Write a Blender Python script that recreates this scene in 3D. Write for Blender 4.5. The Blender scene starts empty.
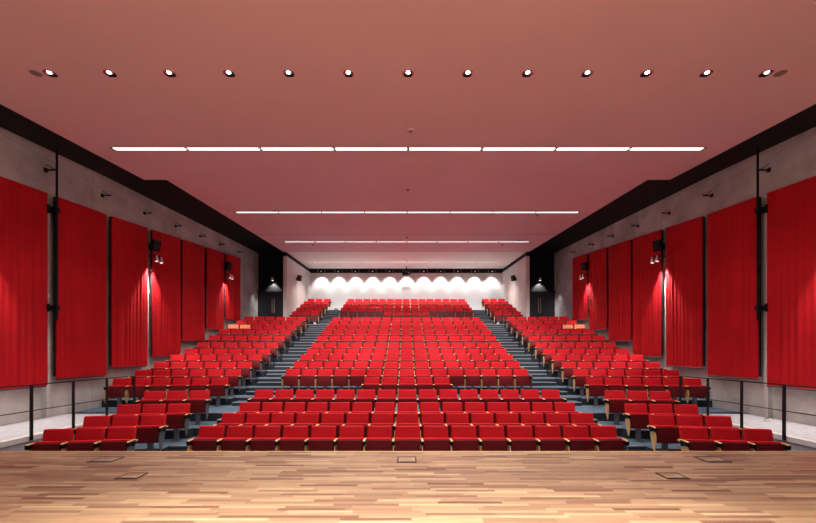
import bpy, bmesh, math, random
from mathutils import Matrix, Vector
random.seed(4)
S = bpy.context.scene
COL = S.collection
R = math.radians

# ------------------------------------------------------------------ materials
def new_mat(name):
    m = bpy.data.materials.new(name); m.use_nodes = True
    nt = m.node_tree; b = nt.nodes['Principled BSDF']
    return m, nt, b

def mat(name, col, rough=0.6, metal=0.0, spec=0.5, var=0.0, scale=8.0, bump=0.0, bscale=200.0, sheen=0.0):
    m, nt, b = new_mat(name)
    b.inputs['Base Color'].default_value = (*col, 1)
    b.inputs['Roughness'].default_value = rough
    b.inputs['Metallic'].default_value = metal
    b.inputs['Specular IOR Level'].default_value = spec
    if sheen: b.inputs['Sheen Weight'].default_value = sheen
    tc = nt.nodes.new('ShaderNodeTexCoord')
    if var:
        n = nt.nodes.new('ShaderNodeTexNoise'); n.inputs['Scale'].default_value = scale; n.inputs['Detail'].default_value = 6
        r = nt.nodes.new('ShaderNodeValToRGB')
        r.color_ramp.elements[0].position = 0.3; r.color_ramp.elements[1].position = 0.7
        r.color_ramp.elements[0].color = (*[max(0, c*(1-var)) for c in col], 1)
        r.color_ramp.elements[1].color = (*[min(1, c*(1+var)) for c in col], 1)
        nt.links.new(tc.outputs['Object'], n.inputs['Vector']); nt.links.new(n.outputs['Fac'], r.inputs['Fac'])
        nt.links.new(r.outputs['Color'], b.inputs['Base Color'])
    if bump:
        n2 = nt.nodes.new('ShaderNodeTexNoise'); n2.inputs['Scale'].default_value = bscale
        bp = nt.nodes.new('ShaderNodeBump'); bp.inputs['Strength'].default_value = bump; bp.inputs['Distance'].default_value = 0.01
        nt.links.new(tc.outputs['Object'], n2.inputs['Vector']); nt.links.new(n2.outputs['Fac'], bp.inputs['Height'])
        nt.links.new(bp.outputs['Normal'], b.inputs['Normal'])
    return m

def emis(name, col, strength):
    m, nt, b = new_mat(name)
    b.inputs['Base Color'].default_value = (*col, 1)
    b.inputs['Emission Color'].default_value = (*col, 1)
    b.inputs['Emission Strength'].default_value = strength
    return m

def math_node(nt, op, a, b=None):
    n = nt.nodes.new('ShaderNodeMath'); n.operation = op
    for i, v in enumerate((a, b)):
        if v is None: continue
        if isinstance(v, (int, float)): n.inputs[i].default_value = v
        else: nt.links.new(v, n.inputs[i])
    return n.outputs[0]

def parquet():
    m, nt, b = new_mat('parquet')
    tc = nt.nodes.new('ShaderNodeTexCoord'); sp = nt.nodes.new('ShaderNodeSeparateXYZ')
    nt.links.new(tc.outputs['Object'], sp.inputs[0])
    yr = math_node(nt, 'MULTIPLY', sp.outputs['Y'], 1/0.052)
    row = math_node(nt, 'FLOOR', yr)
    wn = nt.nodes.new('ShaderNodeTexWhiteNoise'); wn.noise_dimensions = '1D'; nt.links.new(row, wn.inputs['W'])
    xs = math_node(nt, 'ADD', math_node(nt, 'MULTIPLY', sp.outputs['X'], 1/0.62), math_node(nt, 'MULTIPLY', wn.outputs['Value'], 17.0))
    cell = math_node(nt, 'FLOOR', xs)
    cb = nt.nodes.new('ShaderNodeCombineXYZ'); nt.links.new(cell, cb.inputs[0]); nt.links.new(row, cb.inputs[1])
    w2 = nt.nodes.new('ShaderNodeTexWhiteNoise'); w2.noise_dimensions = '2D'; nt.links.new(cb.outputs[0], w2.inputs['Vector'])
    r = nt.nodes.new('ShaderNodeValToRGB'); cr = r.color_ramp
    cols = [(0.0, (0.17, .085, .06)), (.10, (.24, .145, .095)), (.35, (.31, .20, .13)), (.6, (.36, .24, .155)), (.85, (.41, .29, .185)), (1.0, (.48, .35, .225))]
    cr.elements[0].position = 0; cr.elements[0].color = (*cols[0][1], 1)
    cr.elements[1].position = 1; cr.elements[1].color = (*cols[-1][1], 1)
    for p, c in cols[1:-1]:
        e = cr.elements.new(p); e.color = (*c, 1)
    nt.links.new(w2.outputs['Value'], r.inputs['Fac'])
    # grain
    mp = nt.nodes.new('ShaderNodeMapping'); mp.inputs['Scale'].default_value = (2.0, 40.0, 1.0)
    nt.links.new(tc.outputs['Object'], mp.inputs['Vector'])
    g = nt.nodes.new('ShaderNodeTexNoise'); g.inputs['Scale'].default_value = 1.5; g.inputs['Detail'].default_value = 5
    nt.links.new(mp.outputs[0], g.inputs['Vector'])
    mix = nt.nodes.new('ShaderNodeMix'); mix.data_type = 'RGBA'; mix.blend_type = 'MULTIPLY'; mix.inputs[0].default_value = 0.45
    nt.links.new(r.outputs['Color'], mix.inputs[6]); 
    gr = nt.nodes.new('ShaderNodeValToRGB'); gr.color_ramp.elements[0].position = .3; gr.color_ramp.elements[0].color = (.55, .5, .48, 1)
    gr.color_ramp.elements[1].position = .65; gr.color_ramp.elements[1].color = (1.15, 1.15, 1.15, 1)
    nt.links.new(g.outputs['Fac'], gr.inputs['Fac']); nt.links.new(gr.outputs['Color'], mix.inputs[7])
    # joints
    fy = math_node(nt, 'FRACT', yr); fx = math_node(nt, 'FRACT', xs)
    j = math_node(nt, 'MAXIMUM', math_node(nt, 'LESS_THAN', fy, 0.04), math_node(nt, 'LESS_THAN', fx, 0.004))
    mj = nt.nodes.new('ShaderNodeMix'); mj.data_type = 'RGBA'
    nt.links.new(math_node(nt, 'MULTIPLY', j, 0.45), mj.inputs[0]); nt.links.new(mix.outputs[2], mj.inputs[6])
    mj.inputs[7].default_value = (.06, .025, .015, 1)
    nt.links.new(mj.outputs[2], b.inputs['Base Color'])
    b.inputs['Roughness'].default_value = 0.42
    return m

def concrete(name, c0, c1, jx, jz):
    """cast concrete with large soft mottling and formwork joints every jx (along Y) and jz (up) metres"""
    m, nt, b = new_mat(name)
    tc = nt.nodes.new('ShaderNodeTexCoord'); sp = nt.nodes.new('ShaderNodeSeparateXYZ')
    nt.links.new(tc.outputs['Object'], sp.inputs[0])
    n = nt.nodes.new('ShaderNodeTexNoise'); n.inputs['Scale'].default_value = .9; n.inputs['Detail'].default_value = 9; n.inputs['Roughness'].default_value = .65
    nt.links.new(tc.outputs['Object'], n.inputs['Vector'])
    r = nt.nodes.new('ShaderNodeValToRGB'); r.color_ramp.elements[0].position = .3; r.color_ramp.elements[1].position = .7
    r.color_ramp.elements[0].color = (*c0, 1); r.color_ramp.elements[1].color = (*c1, 1)
    nt.links.new(n.outputs['Fac'], r.inputs['Fac'])
    fy = math_node(nt, 'FRACT', math_node(nt, 'MULTIPLY', sp.outputs['Y'], 1/jx))
    fz = math_node(nt, 'FRACT', math_node(nt, 'MULTIPLY', sp.outputs['Z'], 1/jz))
    j = math_node(nt, 'MAXIMUM', math_node(nt, 'LESS_THAN', fy, 0.012/jx), math_node(nt, 'LESS_THAN', fz, 0.012/jz))
    mj = nt.nodes.new('ShaderNodeMix'); mj.data_type = 'RGBA'
    nt.links.new(math_node(nt, 'MULTIPLY', j, .5), mj.inputs[0]); nt.links.new(r.outputs['Color'], mj.inputs[6])
    mj.inputs[7].default_value = (*[c*.3 for c in c0], 1)
    nt.links.new(mj.outputs[2], b.inputs['Base Color']); b.inputs['Roughness'].default_value = .8
    bp = nt.nodes.new('ShaderNodeBump'); bp.inputs['Strength'].default_value = .25; bp.inputs['Distance'].default_value = .02
    nt.links.new(n.outputs['Fac'], bp.inputs['Height']); nt.links.new(bp.outputs['Normal'], b.inputs['Normal'])
    return m

M = dict(
    red=mat('red_fabric', (.55, .006, .015), .75, var=.10, scale=3, bump=.15, bscale=300, spec=.25),
    tan=mat('tan_backrest', (.90, .33, .14), .75, var=.08, scale=3, spec=.25),
    maroon=mat('maroon_shell', (.16, .005, .008), .5, spec=.3),
    wood=mat('pale_wood', (.74, .47, .20), .45, var=.12, scale=6),
    black=mat('black_paint', (.006, .006, .007), .6, spec=.2),
    blackwall=mat('black_wall', (.010, .010, .012), .7, spec=.2),
    post=mat('grey_steel', (.16, .17, .18), .45, .3),
    rail=mat('dark_steel', (.015, .016, .02), .4, .4),
    chrome=mat('chrome', (.75, .75, .76), .18, 1.0),
    carpet=mat('slate_carpet', (.11, .18, .25), .85, var=.18, scale=5, bump=.3, bscale=120, spec=.25),
    riser=mat('dark_riser', (.035, .04, .05), .8, spec=.2),
    nosing=mat('step_nosing', (.28, .32, .38), .5),
    walk=mat('walkway_carpet', (.48, .49, .52), .85, var=.15, scale=9, bump=.3, bscale=150),
    conc=concrete('concrete', (.37, .345, .325), (.74, .72, .69), 3.6, 2.4),
    pale=concrete('pale_concrete', (.62, .58, .55), (.74, .70, .67), 2.6, 2.2),
    white=mat('white_plaster', (.74, .73, .71), .8, var=.02, scale=1),
    ceil=mat('ceiling_board_red_bounce', (.90, .55, .54), .7, var=.02, scale=.7, spec=.2),  # red bounce from the seats is tinted into the base colour
    ceil2=mat('ceiling_board_warm_bounce', (.95, .90, .78), .7, var=.02, scale=.7, spec=.2),  # rear part, its warm bounced light put into the base colour
    seam=mat('ceiling_seam', (.30, .18, .17), .8),
    parquet=parquet(),
    curtain=mat('curtain_fabric', (.50, .006, .012), .8, var=.12, scale=1.3, bump=.2, bscale=260, spec=.2),
    lamp=emis('strip_light', (1.0, .93, .90), 3.0),
    spotlamp=emis('spot_lamp', (1.0, .95, .88), 8.0),
    plastic=mat('white_plastic', (.75, .74, .72), .4),
    lens=emis('spot_lens', (1, .96, .92), 1.0), glow=emis('lamp_glow', (1, .97, .93), 1.5), grille=mat('tan_grille', (.40, .22, .15), .6),
    doorpaint=mat('door_paint', (.012, .012, .02), .35),
    redled=emis('red_led', (1, .05, .05), 2.0),
)

# ------------------------------------------------------------------ mesh helpers
def bm_box(bm, x0, x1, y0, y1, z0, z1, mi=0):
    vs = [bm.verts.new((x, y, z)) for x in (x0, x1) for y in (y0, y1) for z in (z0, z1)]
    fs = []
    for f in ((0, 1, 3, 2), (4, 6, 7, 5), (0, 4, 5, 1), (2, 3, 7, 6), (0, 2, 6, 4), (1, 5, 7, 3)):
        fa = bm.faces.new([vs[i] for i in f]); fa.material_index = mi; fs.append(fa)
    return vs

def bm_prism(bm, pts, z0, z1, mi_side=0, mi_top=0):
    """polygon (x,y) list extruded from z0 to z1 (floats)"""
    lo = [bm.verts.new((x, y, z0)) for x, y in pts]; hi = [bm.verts.new((x, y, z1)) for x, y in pts]
    t = bm.faces.new(hi); t.material_index = mi_top
    bm.faces.new(lo[::-1]).material_index = mi_side
    n = len(pts)
    for i in range(n):
        f = bm.faces.new((lo[i], lo[(i+1) % n], hi[(i+1) % n], hi[i])); f.material_index = mi_side

def bm_cyl(bm, p0, p1, r0, r1=None, n=16, cap=True):
    r1 = r0 if r1 is None else r1
    p0 = Vector(p0); p1 = Vector(p1); d = (p1-p0).normalized()
    a = d.orthogonal().normalized(); b = d.cross(a)
    A = [bm.verts.new(p0+(a*math.cos(t)+b*math.sin(t))*r0) for t in [2*math.pi*i/n for i in range(n)]]
    B = [bm.verts.new(p1+(a*math.cos(t)+b*math.sin(t))*r1) for t in [2*math.pi*i/n for i in range(n)]]
    for i in range(n):
        bm.faces.new((A[i], A[(i+1) % n], B[(i+1) % n], B[i]))
    if cap: bm.faces.new(A[::-1]); bm.faces.new(B)

def bevel(bm, w, seg=2):
    bmesh.ops.bevel(bm, geom=bm.edges[:], offset=w, segments=seg, affect='EDGES', profile=.6)

def make_mesh(name, bm, mats, smooth=False):
    bmesh.ops.recalc_face_normals(bm, faces=bm.faces)
    me = bpy.data.meshes.new(name); bm.to_mesh(me); bm.free()
    for m in (mats if isinstance(mats, (list, tuple)) else [mats]): me.materials.append(m)
    if smooth:
        for p in me.polygons: p.use_smooth = True
        try: me.set_sharp_from_angle(angle=R(35))
        except Exception: pass
    return me

def link(name, me, parent=None, loc=(0, 0, 0), rot=(0, 0, 0)):
    o = bpy.data.objects.new(name, me); COL.objects.link(o)
    o.location = loc; o.rotation_euler = rot
    if parent: o.parent = parent
    return o

def obj(name, bm, mats, parent=None, smooth=False, loc=(0, 0, 0)):
    return link(name, make_mesh(name, bm, mats, smooth), parent, loc)

def box(name, x0, x1, y0, y1, z0, z1, m, parent=None, bev=0):
    bm = bmesh.new(); bm_box(bm, x0, x1, y0, y1, z0, z1)
    if bev: bevel(bm, bev)
    return obj(name, bm, m, parent, smooth=bool(bev))

def struct(o): o['kind'] = 'structure'; return o

def tag(o, label, cat, group=None):
    o['label'] = label; o['category'] = cat
    if group: o['group'] = group
    return o

def empty(name, loc=(0, 0, 0), rz=0):
    o = bpy.data.objects.new(name, None); COL.objects.link(o); o.location = loc; o.rotation_euler = (0, 0, rz)
    o.empty_display_size = .1
    return o

def copy_tree(o, parent=None):
    c = o.copy(); COL.objects.link(c)
    if parent: c.parent = parent
    for ch in list(o.children): copy_tree(ch, c)
    return c

def spot(name, loc, target, power, size, blend=.4, col=(1, .95, .88), radius=.05, parent=None):
    l = bpy.data.lights.new(name, 'SPOT'); l.energy = power; l.spot_size = R(size); l.spot_blend = blend
    l.color = col; l.shadow_soft_size = radius
    o = bpy.data.objects.new(name, l); COL.objects.link(o); o.location = loc
    d = Vector(target)-Vector(loc); o.rotation_euler = d.to_track_quat('-Z', 'Y').to_euler()
    if parent:
        o.parent = parent; o.matrix_parent_inverse = parent.matrix_basis.inverted()
    return o

# ------------------------------------------------------------------ hall dimensions (metres; y runs away from the stage)
ROWY = [7.38, 8.28, 9.18, 10.08, 11.80] + [12.70+.9*k for k in range(10)] + [22.44+.9*k for k in range(5)]
ROWZ = [0, .109, .227, .449, .678, .892, 1.122, 1.373, 1.61, 1.888, 2.215, 2.525, 2.822, 3.108, 3.404, 3.901, 4.231, 4.559, 4.89, 5.195]
WX = 9.1           # side walls
CAMZ = 2.295
STZ = .85          # stage floor
STY = 5.47          # stage edge
P = .55            # seat pitch
TH = R(8)
CZ = [(-6, 5.95), (7.2, 7.065), (11.1, 7.435), (21.8, 8.185), (27.0, 8.39)]
def ceil_z(y):
    for (y0, z0), (y1, z1) in zip(CZ, CZ[1:]):
        if y <= y1: return z0+(z1-z0)*(y-y0)/(y1-y0)
    return CZ[-1][1]

# ------------------------------------------------------------------ floor tiers
def front_edge(i):
    return 4.0 if i == 0 else ROWY[i-1]+.06
def tier_outline(i):
    """front edge polyline from x=-hw to +hw of tier i"""
    e = front_edge(i)
    if i < 4:   # rows 1-4 between the walkways
        hw = 7.3
        k = math.tan(TH)
        if i == 0: return [(-hw, e), (hw, e)]
        L = [(-hw, e-.2-(hw-5.3)*k), (-5.3, e-.2), (-5.29, e)]
        return L+[(-x, y) for x, y in L[::-1]]
    if i == 4:
        hw = WX; return [(-hw, e-.25), (-5.45, e-.03), (-5.45, e), (5.45, e), (5.45, e-.03), (hw, e-.25)]
    if i < 15:
        k = math.tan(TH); hw = WX
        L = [(-hw, e-.2-(hw-5.45)*k), (-5.45, e-.2), (-5.44, e)]
        return L+[(-x, y) for x, y in L[::-1]]
    if i == 15:
        hw = WX; L = [(-hw, e), (hw, e)]; return L
    hw = 7.0; k = math.tan(R(4))
    L = [(-hw, e-(hw-5.2)*k), (-5.2, e)]
    return L+[(-x, y) for x, y in L[::-1]]
bm = bmesh.new()
for i in range(20):
    L = tier_outline(i); hw = abs(L[0][0])
    back = 27.3 if i >= 15 else front_edge(i+1)+.3
    if i in (14,): back = 21.2
    if i == 15: back = 23.1
    if i == 3: back = 10.4
    pts = L+[(hw, back), (-hw, back)]
    zb = (ROWZ[i-1] if i else -.1)-.12
    bm_prism(bm, pts, zb, ROWZ[i], 1, 0)
    if i:   # pale nosing along the edge
        for (xa, ya), (xb, yb) in zip(L, L[1:]):
            if abs(xa-xb) < .05: continue
            z = ROWZ[i]
            vs = [bm.verts.new(c) for c in ((xa, ya-.006, z-.022), (xb, yb-.006, z-.022), (xb, yb-.006, z+.004), (xa, ya-.006, z+.004))]
            vt = [bm.verts.new(c) for c in ((xa, ya+.035, z+.004), (xb, yb+.035, z+.004))]
            bm.faces.new(vs).material_index = 2
            bm.faces.new((vs[3], vs[2], vt[1], vt[0])).material_index = 2
struct(obj('floor', bm, [M['carpet'], M['riser'], M['nosing']]))
# half steps in the aisles
bm = bmesh.new()
for i in range(3, 20):
    e = front_edge(i); rise = ROWZ[i]-ROWZ[i-1]
    n = 3 if i == 15 else 1
    for k in range(n):
        z = ROWZ[i-1]+rise*(k+1)/(n+1)
        y0 = e-.30*(n-k) if i > 5 and i != 15 else e-.42*(n-k) if i != 15 else e-.26*(n-k)
        for s in (-1, 1):
            xa, xb = (4.25, 5.35) if i > 4 else (4.25, 4.95)
            if i > 15: xb = 5.15
            x0, x1 = sorted((s*xa, s*xb))
            bm_box(bm, x0, x1, y0, e+.01, ROWZ[i-1]-.05, z, 1)
            bm_box(bm, x0, x1, y0-.006, y0+.035, z-.02, z+.004, 2)
            bm_box(bm, x0+.01, x1-.01, y0+.035, e, z-.01, z+.003, 0)
struct(obj('floor_aisle_steps', bm, [M['carpet'], M['riser'], M['nosing']]))
# side walkways at the level of the cross aisle
for s, nm in ((-1, 'left'), (1, 'right')):
    x0, x1 = sorted((s*7.3, s*WX))
    bm = bmesh.new(); bm_box(bm, x0, x1, 3.5, 10.2, -.1, .678)
    struct(obj('floor_walkway_'+nm, bm, M['walk']))
    xc0, xc1 = sorted((s*7.275, s*7.42))
    struct(box('trim_walkway_'+nm, xc0, xc1, 3.5, 9.75, .60, .695, M['white']))

# ------------------------------------------------------------------ stage
bm = bmesh.new(); bm_box(bm, -WX, WX, -6, STY, -.1, STZ)
struct(obj('floor_stage', bm, M['parquet']))
struct(box('trim_stage', -WX, WX, STY, STY+.03, STZ-.12, STZ+.003, M['wood']))
def hatch(x0, x1, y0, y1, label):
    t = empty('floor_hatch', ((x0+x1)/2, (y0+y1)/2, STZ)); w = (x1-x0)/2; d = (y1-y0)/2; f = .018
    bm = bmesh.new()
    for a in ((-w, w, -d, -d+f), (-w, w, d-f, d), (-w, -w+f, -d+f, d-f), (w-f, w, -d+f, d-f)): bm_box(bm, *a, 0, .006)
    obj('frame', bm, M['rail'], t)
    bm = bmesh.new(); bm_box(bm, -w+f, w-f, -d+f, d-f, 0, .004); obj('lid', bm, M['parquet'], t)
    bm = bmesh.new(); bm_box(bm, -w*.6, w*.6, -d+f, -d+f+.03, .004, .008); obj('handle', bm, M['post'], t)
    tag(t, label, 'floor hatch', None)
hatch(-.155, .105, 4.93, 5.2, 'small metal-framed floor hatch in the middle of the wooden stage')
hatch(-4.26, -3.94, 4.94, 5.2, 'metal-framed floor hatch at the stage edge before the left seats')
hatch(-3.38, -3.13, 4.28, 4.5, 'small floor hatch on the left of the stage, further from its edge')
hatch(3.96, 4.28, 4.94, 5.2, 'metal-framed floor hatch at the stage edge before the right seats')
hatch(2.96, 3.22, 4.28, 4.5, 'small floor hatch on the right of the stage, further from its edge')

# ------------------------------------------------------------------ walls
def slanted_wall(name, x0, x1, ys, zoff, m, zbot=-.1):
    bm = bmesh.new(); 
    for ya, yb in zip(ys, ys[1:]):
        za, zb = ceil_z(ya)+zoff, ceil_z(yb)+zoff
        vs = [bm.verts.new(c) for c in ((x0, ya, zbot), (x1, ya, zbot), (x1, yb, zbot), (x0, yb, zbot), (x0, ya, za), (x1, ya, za), (x1, yb, zb), (x0, yb, zb))]
        for f in ((0, 1, 2, 3), (4, 5, 6, 7), (0, 1, 5, 4), (1, 2, 6, 5), (2, 3, 7, 6), (3, 0, 4, 7)): bm.faces.new([vs[i] for i in f])
    return struct(obj(name, bm, m))
for s, nm in ((-1, 'left'), (1, 'right')):
    x0, x1 = sorted((s*WX, s*(WX+.25)))
    slanted_wall('wall_'+nm, x0, x1, [-6, 7.2, 11.1, 21.8, 23.0], .18, M['conc'])
    # pale side wall of the narrower rear part
    x0, x1 = sorted((s*7.0, s*7.2))
    slanted_wall('wall_rear_'+nm, x0, x1, [21.9, 27.3], -.22, M['pale'], 3.0)
    # black recess with the door
    x0, x1 = sorted((s*7.19, s*(WX+.25)))
    slanted_wall('wall_recess_'+nm, x0, x1, [23.0, 23.25], .2, M['blackwall'], 3.0)
    # black cornice gap above the pale wall
    x0, x1 = sorted((s*7.06, s*7.25))
    slanted_wall('trim_cornice_'+nm, x0, x1, [21.95, 27.4], .1, M['black'], 7.6)
    # black void between ceiling and wall
    bm = bmesh.new()
    ys = [-6, 7.2, 11.1, 21.8, 23.3]
    for ya, yb in zip(ys, ys[1:]):
        za, zb = ceil_z(ya)+.17, ceil_z(yb)+.17
        vs = [bm.verts.new(c) for c in ((s*6.8, ya, za), (s*9.4, ya, za), (s*9.4, yb, zb), (s*6.8, yb, zb), (s*6.8, ya, za+.1), (s*9.4, ya, za+.1), (s*9.4, yb, zb+.1), (s*6.8, yb, zb+.1))]
        for f in ((0, 1, 2, 3), (4, 5, 6, 7), (0, 1, 5, 4), (1, 2, 6, 5), (2, 3, 7, 6), (3, 0, 4, 7)): bm.faces.new([vs[i] for i in f])
    struct(obj('ceiling_slot_'+nm, bm, M['black']))
struct(box('wall_back', -7.25, 7.25, 27.3, 27.5, 4.5, 8.13, M['white']))
struct(box('trim_back_slot', -7.25, 7.25, 27.32, 27.6, 8.13, 8.7, M['black']))
struct(box('wall_stage', -WX-.2, WX+.2, -6.2, -6.0, -.1, 6.2, M['blackwall']))

# ------------------------------------------------------------------ ceiling
def ceiling_panel(name, ys, hw, m, th=.14):
    bm = bmesh.new()
    for ya, yb in zip(ys, ys[1:]):
        za, zb = ceil_z(ya), ceil_z(yb)
        vs = [bm.verts.new(c) for c in ((-hw, ya, za), (hw, ya, za), (hw, yb, zb), (-hw, yb, zb), (-hw, ya, za+th), (hw, ya, za+th), (hw, yb, zb+th), (-hw, yb, zb+th))]
        for f in ((0, 1, 2, 3), (4, 5, 6, 7), (0, 1, 5, 4), (1, 2, 6, 5), (2, 3, 7, 6), (3, 0, 4, 7)): bm.faces.new([vs[i] for i in f])
    return struct(obj(name, bm, m))
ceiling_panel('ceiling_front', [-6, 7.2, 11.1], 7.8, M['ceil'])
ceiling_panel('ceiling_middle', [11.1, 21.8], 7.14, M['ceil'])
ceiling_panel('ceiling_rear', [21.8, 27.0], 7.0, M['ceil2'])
struct(box('ceiling_cover', -7.3, 7.3, 21.5, 27.6, 8.75, 8.85, M['black']))
for k, y in enumerate((17.65,)):
    z = ceil_z(y); struct(box('ceiling_seam', -7.14, 7.14, y-.012, y+.012, z-.004, z+.01, M['seam']))

# ------------------------------------------------------------------ ceiling light strips
SP = (290, 310, 350, 600)
LN = ['first', 'second', 'third', 'fourth']
for k, (y, hl, w) in enumerate(((9.06, 7.15, .14), (14.25, 6.53, .11), (19.2, 6.29, .075), (24.7, 6.2, .045))):
    z = ceil_z(y); sl = math.atan2(ceil_z(y+.5)-ceil_z(y-.5), 1.0)
    t = empty('light_strip', (0.02, y, z)); t.rotation_euler = (sl, 0, 0)
    seg = 2*hl/8
    bm = bmesh.new()
    bm_box(bm, -hl-.03, hl+.03, -w/2-.02, -w/2, -.006, .02); bm_box(bm, -hl-.03, hl+.03, w/2, w/2+.02, -.006, .02)
    for q in range(9): bm_box(bm, -hl+q*seg-.03, -hl+q*seg+.03, -w/2, w/2, -.008, .02)
    obj('frame', bm, M['seam'], t)
    bm = bmesh.new(); bm_box(bm, -seg/2+.03, seg/2-.03, -w/2, w/2, -.004, .012)
    me = make_mesh('diffuser', bm, M['lamp'])
    for q in range(8):
        link('diffuser', me, t, (-hl+(q+.5)*seg, 0, 0))
        spot('strip_lamp', (.02-hl+(q+.5)*seg, y, z-.03), (.02-hl+(q+.5)*seg, y+.0, 0), SP[k], 112, .9, (1, .93, .89), .04)
    tag(t, 'long white line of eight ceiling lights, %s line from the stage' % LN[k], 'ceiling light', 'light lines across the ceiling')

# ------------------------------------------------------------------ recessed downlights near the stage
ORD = ['first', 'second', 'third', 'fourth', 'fifth', 'sixth', 'seventh', 'eighth', 'ninth', 'tenth', 'eleventh', 'twelfth', 'thirteenth', 'fourteenth', 'fifteenth']
sl = math.atan2(7.065-5.95, 13.2)
dl = None
for k in range(13):
    x = .0+(k-6)*1.0; y = 6.27
    if dl is None:
        dl = t = empty('ceiling_downlight')
        bm = bmesh.new()   # rim ring
        n = 28
        prof = [(.085, .0), (.088, -.012), (.108, -.010), (.110, .0)]
        rings = [[bm.verts.new((r*math.cos(2*math.pi*i/n), r*math.sin(2*math.pi*i/n), z)) for i in range(n)] for r, z in prof]
        for a, b in zip(rings, rings[1:]):
            for i in range(n): bm.faces.new((a[i], a[(i+1) % n], b[(i+1) % n], b[i]))
        obj('rim', bm, M['chrome'], t, True)
        bm = bmesh.new()
        prof = [(.086, -.006), (.07, -.002), (.05, -.001), (.0, -.001)]
        rings = [[bm.verts.new((r*math.cos(2*math.pi*i/n), r*math.sin(2*math.pi*i/n), z)) for i in range(n)] for r, z in prof[:-1]]
        for a, b in zip(rings, rings[1:]):
            for i in range(n): bm.faces.new((a[i], a[(i+1) % n], b[(i+1) % n], b[i]))
        obj('reflector', bm, M['chrome'], t, True)
        bm = bmesh.new()
        bm_cyl(bm, (0, -.02, -.0005), (0, -.02, -.012), .040, .030, 20); obj('lamp', bm, M['spotlamp'], t)
        bm = bmesh.new()   # half cover tilted toward the stage
        bm_box(bm, -.07, .07, .012, .085, -.022, -.004); bevel(bm, .006); obj('gimbal', bm, M['black'], t)
    else:
        t = copy_tree(dl)
    t.location = (x, y, ceil_z(y)); t.rotation_euler = (sl, 0, 0); t.scale = (.88, .88, .88)
    tag(t, 'round chrome recessed ceiling spotlight, %s from the left in the line nearest the stage' % ORD[k], 'spotlight', 'recessed spotlights above the front seats')
for k in range(13):
    x = (k-6)*1.0; z = ceil_z(6.27)
    spot('front_downlight', (x, 6.27, z-.04), (x*1.0, 8.6, 0), 85, 95, .8, (1, .93, .86), .05)
# round tan grilles at both ends
for s, nm in ((-1, 'left'), (1, 'right')):
    t = empty('ceiling_grille', (s*6.24, 6.27, ceil_z(6.27))); t.rotation_euler = (sl, 0, 0)
    bm = bmesh.new(); bm_cyl(bm, (0, 0, 0), (0, 0, -.008), .085, .085, 24); obj('plate', bm, M['grille'], t)
    for q in range(4):
        w = .75*math.sqrt(.1**2-(-.06+q*.04)**2)
        box('slat', -w, w, -.06+q*.04-.006, -.06+q*.04+.006, -.014, -.008, M['seam'], t)
    tag(t, 'round tan grille in the ceiling beyond the %s end of the spotlights' % nm, 'grille')
# small ceiling fittings
def fitting(name, x, y, r, m, label, cat, h=.03):
    t = empty(name, (x, y, ceil_z(y)))
    bm = bmesh.new(); bm_cyl(bm, (0, 0, .01), (0, 0, -h), r, r*.75, 20); obj('body', bm, m, t, True)
    bm = bmesh.new(); bm_cyl(bm, (0, 0, -h), (0, 0, -h-.02), r*.45, r*.3, 16); obj('sensor', bm, M['seam'], t, True)
    tag(t, label, cat)
fitting('smoke_detector', .07, 8.15, .10, M['ceil'], 'round detector cover on the ceiling between spotlights and first light line', 'detector')
fitting('smoke_detector', .03, 11.9, .05, M['seam'], 'small dark detector on ceiling centre between first and second light lines', 'detector')
fitting('smoke_detector', -4.95, 14.0, .05, M['seam'], 'small dark detector behind the second light line, left half of the ceiling', 'detector')
fitting('smoke_detector', 5.1, 14.6, .05, M['seam'], 'small dark detector behind the second light line, right half of the ceiling', 'detector')
fitting('smoke_detector', .03, 18.2, .06, M['black'], 'small dark detector on ceiling centre just before the third light line', 'detector')
fitting('smoke_detector', -4.97, 19.9, .06, M['black'], 'small dark detector behind the third light line, left half of the ceiling', 'detector')
fitting('smoke_detector', 5.1, 19.9, .06, M['black'], 'small dark detector behind the third light line, right half of the ceiling', 'detector')
fitting('smoke_detector', -5.6, 18.85, .11, M['plastic'], 'white detector disc near the left end of the third light line', 'detector')
fitting('smoke_detector', 5.65, 18.85, .11, M['plastic'], 'white detector disc near the right end of the third light line', 'detector')
fitting('smoke_detector', .03, 24.2, .08, M['plastic'], 'white detector disc on the rear ceiling above the projector', 'detector')
for s, nm in ((-1, 'left'), (1, 'right')):
    t = empty('indicator_lamp', (s*5.9, 12.0, ceil_z(12.0)))
    bm = bmesh.new(); bm_cyl(bm, (0, 0, .01), (0, 0, -.02), .03, .025, 14); obj('lens', bm, M['redled'], t, True)
    bm = bmesh.new(); bm_cyl(bm, (0, 0, .01), (0, 0, -.01), .045, .04, 14); obj('rim', bm, M['seam'], t, True)
    tag(t, 'tiny red indicator lamp in the %s half of the ceiling' % nm, 'indicator lamp')

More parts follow.
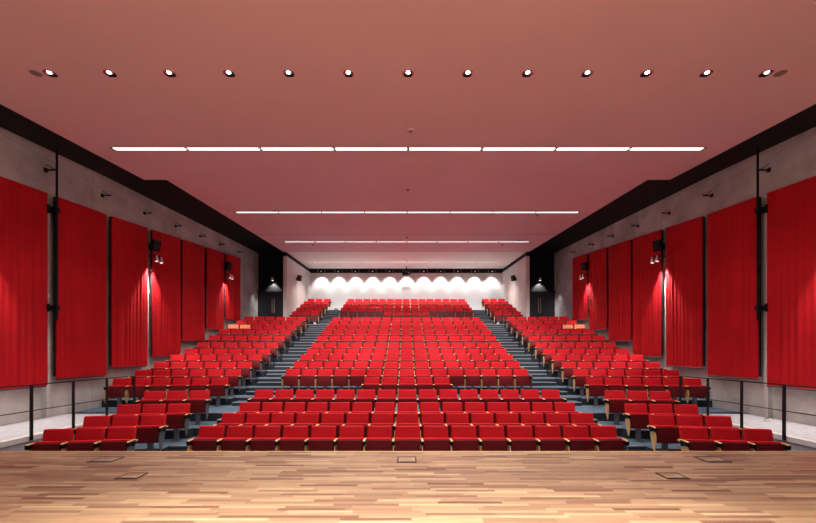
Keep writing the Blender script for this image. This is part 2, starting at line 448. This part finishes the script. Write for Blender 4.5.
# ------------------------------------------------------------------ wall curtains
CUR = [(7.55, 9.27, 1.50), (9.51, 11.08, 1.645), (11.30, 12.85, 1.86), (13.13, 14.73, 2.176), (14.89, 16.49, 2.81), (16.70, 18.24, 3.40), (18.47, 20.08, 4.0)]
def cur_top(y): return 6.17+.083*(y-8.21)+max(0, (y-11.2)*.026)
for s, nm in ((-1, 'left'), (1, 'right')):
    for k, (y0, y1, zb) in enumerate(CUR):
        t = empty('wall_curtain', (s*8.92, (y0+y1)/2, zb))
        ym = (y0+y1)/2
        rnd = random.Random(k*7+1)
        fold = [(rnd.uniform(y0, y1), rnd.uniform(.03, .07), rnd.uniform(.006, .02)) for _ in range(9)]
        NY = 64; NZ = 10
        bm = bmesh.new(); F = []; B = []
        for i in range(NY+1):
            y = y0+(y1-y0)*i/NY; zt = cur_top(y)
            cF = []; cB = []
            for j in range(NZ+1):
                z = zb+(zt-zb)*j/NZ
                w = sum(a*math.exp(-((y+.03*math.sin(z*.8+c)-c)/b)**2) for c, b, a in fold)*(.4+.6*math.sin(math.pi*min(1, j/NZ*.9+.1)))
                w += .004*math.sin(y*37+k)
                cF.append(bm.verts.new((-s*(w+.01), y-ym, z-zb))); cB.append(bm.verts.new((s*.02, y-ym, z-zb)))
            F.append(cF); B.append(cB)
        for i in range(NY):
            for j in range(NZ):
                bm.faces.new((F[i][j], F[i+1][j], F[i+1][j+1], F[i][j+1])); bm.faces.new((B[i][j], B[i][j+1], B[i+1][j+1], B[i+1][j]))
            bm.faces.new((F[i][0], B[i][0], B[i+1][0], F[i+1][0])); bm.faces.new((F[i][NZ], F[i+1][NZ], B[i+1][NZ], B[i][NZ]))
        for i in (0, NY):
            for j in range(NZ): bm.faces.new((F[i][j], F[i][j+1], B[i][j+1], B[i][j]))
        obj('fabric', bm, M['curtain'], t, True)
        xa, xb = sorted((s*.02, s*.05))
        box('bottom_bar', xa-.04, xb, y0-ym, y1-ym, -.045, -.005, M['post'], t, .006)
        bm = bmesh.new(); za = cur_top(y0)-zb-.06; zc = cur_top(y1)-zb-.06
        vs = [bm.verts.new(c) for c in [(x, y, z+dz) for dz in (0, .05) for x, y, z in ((xa, y0-ym, za), (xb, y0-ym, za), (xb, y1-ym, zc), (xa, y1-ym, zc))]]
        for f in ((0, 1, 2, 3), (4, 5, 6, 7), (0, 1, 5, 4), (1, 2, 6, 5), (2, 3, 7, 6), (3, 0, 4, 7)): bm.faces.new([vs[i] for i in f])
        obj('top_rail', bm, M['rail'], t)
        # dark strips standing in for the shade along the curtain edges
        for ye in (y0, y1):
            xs0, xs1 = sorted((s*.021, s*.07))
            box('edge_shade_strip', xs0, xs1, ye-ym-.012, ye-ym+.012, .05, cur_top(ye)-zb-.02, M['rail'], t)
        tag(t, 'tall stretched red wall curtain on %s concrete wall, %s from the stage' % (nm, ORD[k]), 'curtain', 'red curtains on the %s wall' % nm)
    # wall hooks above the curtains
    for k, y in enumerate((9.4, 11.15, 12.95, 14.7, 16.45, 18.2, 20.2)):
        z = cur_top(y)+.62-.026*(y-9.5)
        t = empty('wall_bracket', (s*WX, y, z))
        xa, xb = sorted((0, -s*.03)); box('plate', xa, xb, -.04, .04, -.05, .05, M['black'], t)
        xa, xb = sorted((-s*.02, -s*.28)); box('arm', xa, xb, -.015, .015, -.015, .02, M['rail'], t)
        bm = bmesh.new(); bm_cyl(bm, (-s*.26, 0, 0), (-s*.02, 0, .14), .010, n=8); obj('brace', bm, M['rail'], t)
        tag(t, 'small dark bracket high on %s wall above the curtains, %s from the stage' % (nm, ORD[k]), 'bracket', 'brackets on the %s wall' % nm)
    # black hanging pole with clamps
    t = empty('hanging_pole', (s*8.77, 9.36, 3.12))
    bm = bmesh.new(); bm_cyl(bm, (0, 0, 0), (0, 0, ceil_z(9.36)+.15-3.12), .025, n=14); obj('pole', bm, M['black'], t, True)
    for zz in (.30, 2.75):
        xa, xb = sorted((-s*.05, s*.36)); c = box('clamp', xa, xb, -.06, .04, zz-.06, zz+.06, M['black'], t, .01)
        bm = bmesh.new(); bm_cyl(bm, (s*.12, -.1, zz-.1), (s*.12, -.1, zz+.1), .03, n=10); obj('knob', bm, M['black'], c, True)
    tag(t, 'black pole hanging from the ceiling gap beside %s wall, in front of the curtains' % nm, 'pole')
    # drain pipe like concrete-coloured upright in the first gap
    t = box('wall_conduit', *sorted((s*9.1, s*8.98)), 9.31, 9.41, .678, 5.9, M['conc'], None)
    tag(t, 'pale upright conduit on %s wall in the gap between first two curtains' % nm, 'conduit')

# ------------------------------------------------------------------ loudspeakers and wall spotlights
def speaker(x, y, z, rz, label, w=.25, h=.38, d=.22, wallx=None):
    t = empty('loudspeaker', (x, y, z), rz)
    bm = bmesh.new(); vs = bm_box(bm, -w/2, w/2, -d/2, d/2, -h/2, h/2)
    bmesh.ops.rotate(bm, verts=bm.verts, cent=(0, 0, 0), matrix=Matrix.Rotation(R(14), 3, 'X'))
    bevel(bm, .015); obj('cabinet', bm, M['black'], t, True)
    bm = bmesh.new(); bm_box(bm, -w/2+.03, w/2-.03, -d/2-.008, -d/2+.01, -h/2+.03, h/2-.03)
    bmesh.ops.rotate(bm, verts=bm.verts, cent=(0, 0, 0), matrix=Matrix.Rotation(R(14), 3, 'X'))
    obj('grille', bm, M['rail'], t)
    bm = bmesh.new(); bm_cyl(bm, (0, .05, 0), (0, .32, 0), .025, n=10); bm_box(bm, -.06, .06, .28, .32, -.1, .1); obj('bracket', bm, M['rail'], t, True)
    tag(t, label, 'loudspeaker')
def wall_spot(s, y, z, label, power=650):
    x = s*8.62
    t = empty('wall_spotlight', (x, y, z))
    bm = bmesh.new(); bm_cyl(bm, (0, 0, .06), (s*.46, 0, .06), .018, n=10); bm_box(bm, min(0, s*.05)-.0, max(0, s*.05), -.16, .16, .04, .08); obj('arm', bm, M['black'], t, True)
    for dy in (-.12, .12):
        bm = bmesh.new(); bm_cyl(bm, (0, dy, .06), (s*-.02, dy, -.13), .05, .065, 18); h = obj('lamp_head', bm, M['chrome'], t, True)
        bm = bmesh.new(); bm_cyl(bm, (s*-.02, dy, -.131), (s*-.021, dy, -.14), .050, .045, 18); obj('lens', bm, M['lens'], h)
    tag(t, label, 'spotlight')
    spot('wall_washer', (s*9.03, y-.06, z-.17), (s*9.08, y-.06, z-2.0), power*.12, 60, .8, (1, .90, .84), .03)
    spot('wall_washer', (s*8.76, y-.02, z-.17), (s*9.0, y-.02, z-2.0), power, 74, .75, (1, .90, .84), .03)
for s, nm in ((-1, 'left'), (1, 'right')):
    speaker(s*8.72, 12.98, 6.02, -s*R(62), 'black loudspeaker on the %s wall between third and fourth curtains' % nm)
    wall_spot(s, 12.98, 5.58, 'twin chrome spotlight under a loudspeaker, %s wall, third curtain gap' % nm)
    speaker(s*8.74, 18.35, 6.55, -s*R(62), 'black loudspeaker on the %s wall between sixth and seventh curtains' % nm)
    wall_spot(s, 18.35, 6.08, 'twin chrome spotlight under a loudspeaker, %s wall, sixth curtain gap' % nm, 330)
    wall_spot(s, 7.62, 5.1, 'twin chrome spotlight on %s wall beside the stage at the first curtain' % nm)
    speaker(s*6.75, 23.6, 7.02, -s*R(60), 'black loudspeaker on the pale rear %s side wall' % nm, .22, .36, .20)
    struct(box('trim_pilaster_'+nm, *sorted((s*7.2, s*7.04)), 21.86, 21.9, 3.9, 7.9, M['pale']))

# ------------------------------------------------------------------ doors in the black recesses
for n, s in ((1, -1), (2, 1)):
    nm = 'left' if s < 0 else 'right'
    t = empty('door_%d' % n, (s*8.15, 23.0, 3.9)); t['kind'] = 'structure'
    bm = bmesh.new(); bm_box(bm, -.98, -.9, -.08, .0, 0, 2.16); bm_box(bm, .9, .98, -.08, 0, 0, 2.16); bm_box(bm, -.98, .98, -.16, 0, 2.10, 2.18)
    obj('door_frame', bm, M['blackwall'], t)
    for q in (-1, 1):
        x0, x1 = sorted((q*.006, q*.9)); l = box('door_leaf', x0, x1, -.05, -.0, .01, 2.10, M['doorpaint'], t)
        bm = bmesh.new(); bm_cyl(bm, (q*.07, -.1, .85), (q*.07, -.1, 1.75), .014, n=10)
        for zz in (.9, 1.7): bm_cyl(bm, (q*.07, -.1, zz), (q*.07, -.05, zz), .010, n=8)
        obj('handle', bm, M['chrome'], l, True)
    t2 = empty('wall_lamp', (s*8.15, 22.98, 6.8))
    bm = bmesh.new(); bm_cyl(bm, (0, 0, 0), (0, -.22, .03), .02, n=10); obj('arm', bm, M['post'], t2, True)
    bm = bmesh.new(); bm_cyl(bm, (0, -.22, .10), (0, -.20, -.08), .06, .09, 18); obj('shade', bm, M['chrome'], t2, True)
    bm = bmesh.new(); bm_cyl(bm, (0, -.2, -.081), (0, -.2, -.10), .07, .05, 16); obj('bulb', bm, M['glow'], t2, True)
    tag(t2, 'small lamp above the dark double door in the %s recess' % nm, 'lamp')
    spot('door_lamp', (s*8.15, 22.78, 6.68), (s*8.15, 23.0, 6.0), 160, 95, .6, (1, .97, .95), .03)
    spot('recess_lamp', (s*8.55, 22.2, 6.6), (s*9.05, 22.2, 4.1), 70, 50, .9, (1, .97, .95), .05)

# ------------------------------------------------------------------ rear wall washers in the black slot
for k in range(11):
    x = .03+(k-5)*1.236
    t = empty('wall_washer_lamp', (x, 26.98, 8.24)); 
    bm = bmesh.new(); bm_cyl(bm, (0, 0, .2), (0, .03, -.04), .05, .06, 16); obj('housing', bm, M['black'], t, True)
    for q in (-1, 1):
        box('side_clip', q*.26-.02, q*.26+.02, .10, .14, -.10, .10, M['post'], t)
    bm = bmesh.new(); bm_cyl(bm, (0, .03, -.041), (0, .03, -.05), .05, .045, 16); obj('lens', bm, M['glow'], t)
    tag(t, 'small spotlight in the black slot above the white rear wall, %s from the left' % ORD[k], 'spotlight', 'spotlights washing the rear wall')
    spot('rear_washer', (x, 26.72, 8.22), (x, 27.12, 7.0), 165, 84, .7, (1, .985, .96), .04)

# projector
t = empty('projector', (.02, 26.1, 7.84))
box('body', -.30, .26, -.22, .22, -.11, .11, M['black'], t, .02)
bm = bmesh.new(); bm_cyl(bm, (.14, -.22, 0), (.14, -.29, 0), .06, .05, 18); obj('lens', bm, M['chrome'], t, True)
bm = bmesh.new(); bm_cyl(bm, (0, 0, .10), (0, 0, ceil_z(26.1)-7.84), .03, n=12); bm_box(bm, -.12, .12, -.12, .12, .10, .13); obj('ceiling_mount', bm, M['black'], t, True)
tag(t, 'black projector hanging from the ceiling before the white rear wall', 'projector')
# rear wall projection window
t = empty('projection_window', (.0, 27.3, 7.05))
box('frame', -.34, .34, -.02, .0, -.10, .12, M['plastic'], t); box('pane', -.28, .28, -.03, -.02, -.05, .07, M['conc'], t)
tag(t, 'narrow grey projection window in the white wall under the projector', 'projection window')

# things on the floor
t = empty('floor_spotlight', (-5.02, 26.75, 5.197))
bm = bmesh.new(); bm_cyl(bm, (0, 0, 0), (0, 0, .06), .10, .08, 18); obj('base', bm, M['rail'], t, True)
bm = bmesh.new(); bmesh.ops.create_uvsphere(bm, u_segments=18, v_segments=12, radius=.15); bmesh.ops.translate(bm, verts=bm.verts, vec=(0, 0, .20)); obj('head', bm, M['post'], t, True)
tag(t, 'round grey floor lamp at the top of the left aisle, against the white wall', 'lamp')
for s, nm in ((-1, 'left'), (1, 'right')):
    t = empty('aisle_marker_light', (s*5.12, 20.95, 3.903))
    box('housing', -.05, .05, -.04, .04, 0, .08, M['plastic'], t, .01); box('lens', -.035, .035, -.046, -.04, .02, .06, M['white'], t)
    tag(t, 'small white marker light on the upper landing of the %s aisle' % nm, 'marker light')
t = empty('floor_box', (8.48, 8.83, .678)); box('body', -.05, .05, -.04, .04, 0, .06, M['plastic'], t, .01)
box('cap', -.03, .03, -.02, .02, .06, .075, M['rail'], t); tag(t, 'tiny white box on the right walkway floor near the concrete wall', 'floor box')

# ------------------------------------------------------------------ railings
for s, nm in ((-1, 'left'), (1, 'right')):
    t = empty('handrail', (s*7.255, 8.0, .70))
    for k in range(-3, 4):
        y = 7.21+.91*k-8.0
        if 8+y < 5.7: continue
        zb = -.09 if 8+y < 9.75 else -.022
        box('post', -.016, .016, y-.025, y+.025, zb, .97, M['rail'], t, .004)
    y0, y1 = -2.3, 1.98
    box('top_rail', -.022, .022, y0, y1, .972, .992, M['rail'], t, .004)
    bm = bmesh.new(); bm_cyl(bm, (0, y0, .48), (0, y1, .48), .009, n=8); obj('middle_rail', bm, M['rail'], t, True)
    tag(t, 'dark steel handrail along the edge of the %s walkway' % nm, 'handrail')

# ------------------------------------------------------------------ seats
def seat_parts():
    d = {}
    # backrest, leaning back, softly padded, a little wider at the bottom
    bm = bmesh.new(); vs = bm_box(bm, -.5, .5, -.5, .5, 0, 1)
    for v in bm.verts:
        t = v.co.z; w = .49-.012*t
        y = (-.11+.10*t) + (v.co.y*.075)
        v.co = Vector((v.co.x*w, y, .38+.48*t))
    bevel(bm, .022, 3); d['backrest'] = make_mesh('backrest', bm, M['red'], True)
    # tipped-up cushion, red pad behind, dark shell in front
    bm = bmesh.new(); bm_box(bm, -.5, .5, -.5, .5, 0, 1)
    for v in bm.verts:
        t = v.co.z; v.co = Vector((v.co.x*(.455+.03*t), -.185+v.co.y*.09+(.0-.03*t), .335+.335*t))
    bevel(bm, .025, 3); d['seat_cushion'] = make_mesh('seat_cushion', bm, M['red'], True)
    bm = bmesh.new(); bm_box(bm, -.5, .5, -.5, .5, 0, 1)
    for v in bm.verts:
        t = v.co.z; v.co = Vector((v.co.x*(.455+.03*t), -.255+v.co.y*.045-.03*t, .31+.335*t))
    bevel(bm, .012, 2); d['seat_shell'] = make_mesh('seat_shell', bm, M['maroon'], True)
    # pedestal
    bm = bmesh.new(); bm_box(bm, -.045, .045, -.20, -.12, 0, .34); bm_box(bm, -.08, .08, -.24, -.08, 0, .012); bm_box(bm, -.22, .22, -.18, -.14, .30, .335)
    d['pedestal'] = make_mesh('pedestal', bm, M['post'])
    def arm(x):
        bm = bmesh.new()
        prof = [(-.04, .60), (-.06, .635), (-.20, .655), (-.33, .650), (-.365, .63), (-.345, .605), (-.26, .605), (-.14, .60)]
        A = [bm.verts.new((x-.021, y, z)) for y, z in prof]; B = [bm.verts.new((x+.021, y, z)) for y, z in prof]
        bm.faces.new(A); bm.faces.new(B[::-1]); n = len(prof)
        for i in range(n): bm.faces.new((A[i], A[(i+1) % n], B[(i+1) % n], B[i]))
        bevel(bm, .006, 2); return make_mesh('armrest', bm, M['wood'], True)
    def panel(x):
        bm = bmesh.new()
        prof = [(-.15, .59), (-.24, .60), (-.32, .57), (-.37, .50), (-.39, .42), (-.385, .34), (-.36, .24), (-.33, .16), (-.305, .14), (-.27, .20), (-.21, .31), (-.16, .43), (-.14, .54)]
        A = [bm.verts.new((x-.007, y, z)) for y, z in prof]; B = [bm.verts.new((x+.007, y, z)) for y, z in prof]
        bm.faces.new(A); bm.faces.new(B[::-1]); n = len(prof)
        for i in range(n): bm.faces.new((A[i], A[(i+1) % n], B[(i+1) % n], B[i]))
        return make_mesh('side_panel', bm, M['wood'], False)
    def hinge(x):
        bm = bmesh.new(); bm_box(bm, x-.025, x+.025, -.372, -.14, .560, .634); bm_cyl(bm, (x-.03, -.20, .56), (x+.03, -.20, .56), .03, n=12)
        return make_mesh('hinge', bm, M['black'], False)
    for side, x in (('L', -P/2), ('R', P/2)):
        d['armrest'+side] = arm(x); d['side_panel'+side] = panel(x); d['hinge'+side] = hinge(x)
    d['side_panelR'].materials[0] = M['post']
    return d
D = seat_parts()
tan_back = D['backrest'].copy(); tan_back.materials[0] = M['tan']  # orange-tan variant of the seat back
BASE = ['backrest', 'seat_cushion', 'seat_shell', 'pedestal', 'armrestL', 'side_panelL', 'hingeL']
FULL = BASE + ['armrestR', 'side_panelR', 'hingeR']
def proto(keys, tan=False):
    t = empty('auditorium_seat')
    for k in keys:
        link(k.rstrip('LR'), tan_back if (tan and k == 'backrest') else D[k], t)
    return t
PROTO = {}
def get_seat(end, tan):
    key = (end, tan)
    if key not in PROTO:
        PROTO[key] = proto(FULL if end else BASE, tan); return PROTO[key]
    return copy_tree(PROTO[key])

def row_word(i): 
    w = ['front', 'second', 'third', 'fourth', 'fifth', 'sixth', 'seventh', 'eighth', 'ninth', 'tenth', 'eleventh', 'twelfth', 'thirteenth']
    return w[i]
seats = []   # (x, y, z, rz, end, tan, label, group, row)
for i, (y, z) in enumerate(zip(ROWY, ROWZ)):
    n = 5 if i in (4, 15) else 15
    for k in range(n):
        x = (k-(n-1)/2)*P
        if i < 13:
            if n == 5: lab = 'red tip-up seat, short five-seat row in the cross aisle, %s from the left' % ORD[k]
            else:
                frm, q = ('left', k) if k <= 7 else ('right', 14-k)
                where = 'front row' if i == 0 else '%s row from stage' % row_word(i)
                lab = ('red tip-up seat, centre block, %s, middle of the row' % where) if k == 7 else 'red tip-up seat, centre block, %s, %s from %s aisle' % (where, ORD[q], frm)
            grp = 'seats in the centre block'
        else: lab = grp = None
        seats.append((x, y, z, 0, k == n-1, False, lab, grp, i))
    for s, nm in ((-1, 'left'), (1, 'right')):
        if i < 4: m, x0, yi, th = 3, 5.17 if i else 5.24, y-(.2 if i else .1), TH
        elif i < 15: m, x0, yi, th = 6, 5.5, y-.2, TH
        else: m, x0, yi, th = 3, 5.22, y, R(4)
        for k in range(m):
            dd = (k+.5)*P
            x = s*(x0+dd*math.cos(th)); yy = yi-dd*math.sin(th)
            rz = -s*th if s < 0 else -th
            rz = th if s < 0 else -th
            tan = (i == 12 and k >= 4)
            # left block: inner end is the seat's right-hand side; both arms go on the last one
            end = (k == 0) if s < 0 else (k == m-1)
            if i < 13:
                where = 'front row' if i == 0 else '%s row from stage' % row_word(i)
                lab = '%s tip-up seat, %s side block, %s, %s from the aisle' % ('red seat with orange-tan back,' if tan else 'red', nm, where, ORD[k])
                if tan: lab = 'seat with orange-tan back, %s side block, %s, %s' % (nm, where, 'last before the wall' if k == 5 else 'next to last')
                grp = 'seats in the %s side block' % nm
            else: lab = grp = None
            seats.append((x, yy, z, rz, end, tan, lab, grp, i if not (i == 12 and k == 0) else 12))
# 300 nearest as objects: rows 1-12 whole, and of row 13 the side blocks
far = []
for (x, y, z, rz, end, tan, lab, grp, i) in seats:
    if i < 12 or (i == 12 and rz != 0):
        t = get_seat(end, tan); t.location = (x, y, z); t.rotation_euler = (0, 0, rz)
        tag(t, lab, 'seat', grp)
    else: far.append((x, y, z, rz, end))
bm = bmesh.new()
midx = {'red': 0, 'maroon': 1, 'wood': 2, 'post': 3, 'black': 4}
kmat = {'backrest': 0, 'seat_cushion': 0, 'seat_shell': 1, 'pedestal': 3, 'armrest': 2, 'side_panel': 2, 'hinge': 4}
verts, faces, mis = [], [], []
for (x, y, z, rz, end) in far:
    T = Matrix.Translation((x, y, z)) @ Matrix.Rotation(rz, 4, 'Z')
    for k in (FULL if end else BASE):
        me = D[k]; o = len(verts)
        verts += [tuple(T @ v.co) for v in me.vertices]
        for p in me.polygons: faces.append([o+q for q in p.vertices]); mis.append(kmat[k.rstrip('LR')])
bm.free()
me = bpy.data.meshes.new('auditorium_seats_far'); me.from_pydata(verts, [], faces)
for k in ('red', 'maroon', 'wood', 'post', 'black'): me.materials.append(M[k])
me.polygons.foreach_set('material_index', mis); me.update()
o = link('distant_seats', me); o['kind'] = 'stuff'
tag(o, 'red tip-up seats of the uppermost rows below the white rear wall', 'seat')

# ------------------------------------------------------------------ stage lighting above and behind the camera
for x, p in ((-5, 2200), (-1.7, 4500), (1.7, 4500), (5, 2200)):
    spot('stage_light', (x, 1.2, 6.2), (x*.9, 1.6, STZ), p, 58, 1.0, (1, .88, .69), .15)
for x in (-1.2, 1.2):
    spot('stage_light', (x, 2.2, 6.3), (x, 4.1, STZ), 1100, 58, 1.0, (1, .92, .80), .15)
# unseen lamps added over the stage to light the audience from the front
def area(name, loc, tgt, sx, sy, power, col):
    l = bpy.data.lights.new(name, 'AREA'); l.shape = 'RECTANGLE'; l.size = sx; l.size_y = sy; l.energy = power; l.color = col
    o = bpy.data.objects.new(name, l); COL.objects.link(o); o.location = loc
    d = Vector(tgt)-Vector(loc); o.rotation_euler = d.to_track_quat('-Z', 'Y').to_euler(); return o
for x in (-5, -2.5, 0, 2.5, 5):
    spot('added_front_spot', (x, 1.5, 6.15), (x*1.25, 13.5, 3.55), 4200, 27, .7, (1, .93, .88), .08)  # added spots, coned to brighten seat fronts behind the front rows
area('added_front_fill', (0, 1.5, 6.2), (0, 11, 1.0), 13, .4, 120, (1, .93, .88))  # added soft fill toward the audience, out of view

w = bpy.data.worlds.new('world'); S.world = w; w.use_nodes = True
w.node_tree.nodes['Background'].inputs[0].default_value = (.02, .018, .018, 1)

# ------------------------------------------------------------------ camera
cam = bpy.data.cameras.new('camera'); co = bpy.data.objects.new('camera', cam); COL.objects.link(co)
co.location = (-.04, 0, CAMZ); co.rotation_euler = (R(90), 0, 0)
cam.sensor_width = 36; cam.sensor_fit = 'HORIZONTAL'; cam.lens = 374/816*36
cam.shift_x = 2.3/816; cam.shift_y = 91.5/816
cam.clip_start = .05; cam.clip_end = 200
S.camera = co
S.view_settings.view_transform = 'Standard'; S.view_settings.look = 'None'
S.view_settings.exposure = 0.0; S.view_settings.gamma = 1.0; S.view_settings.use_curve_mapping = False
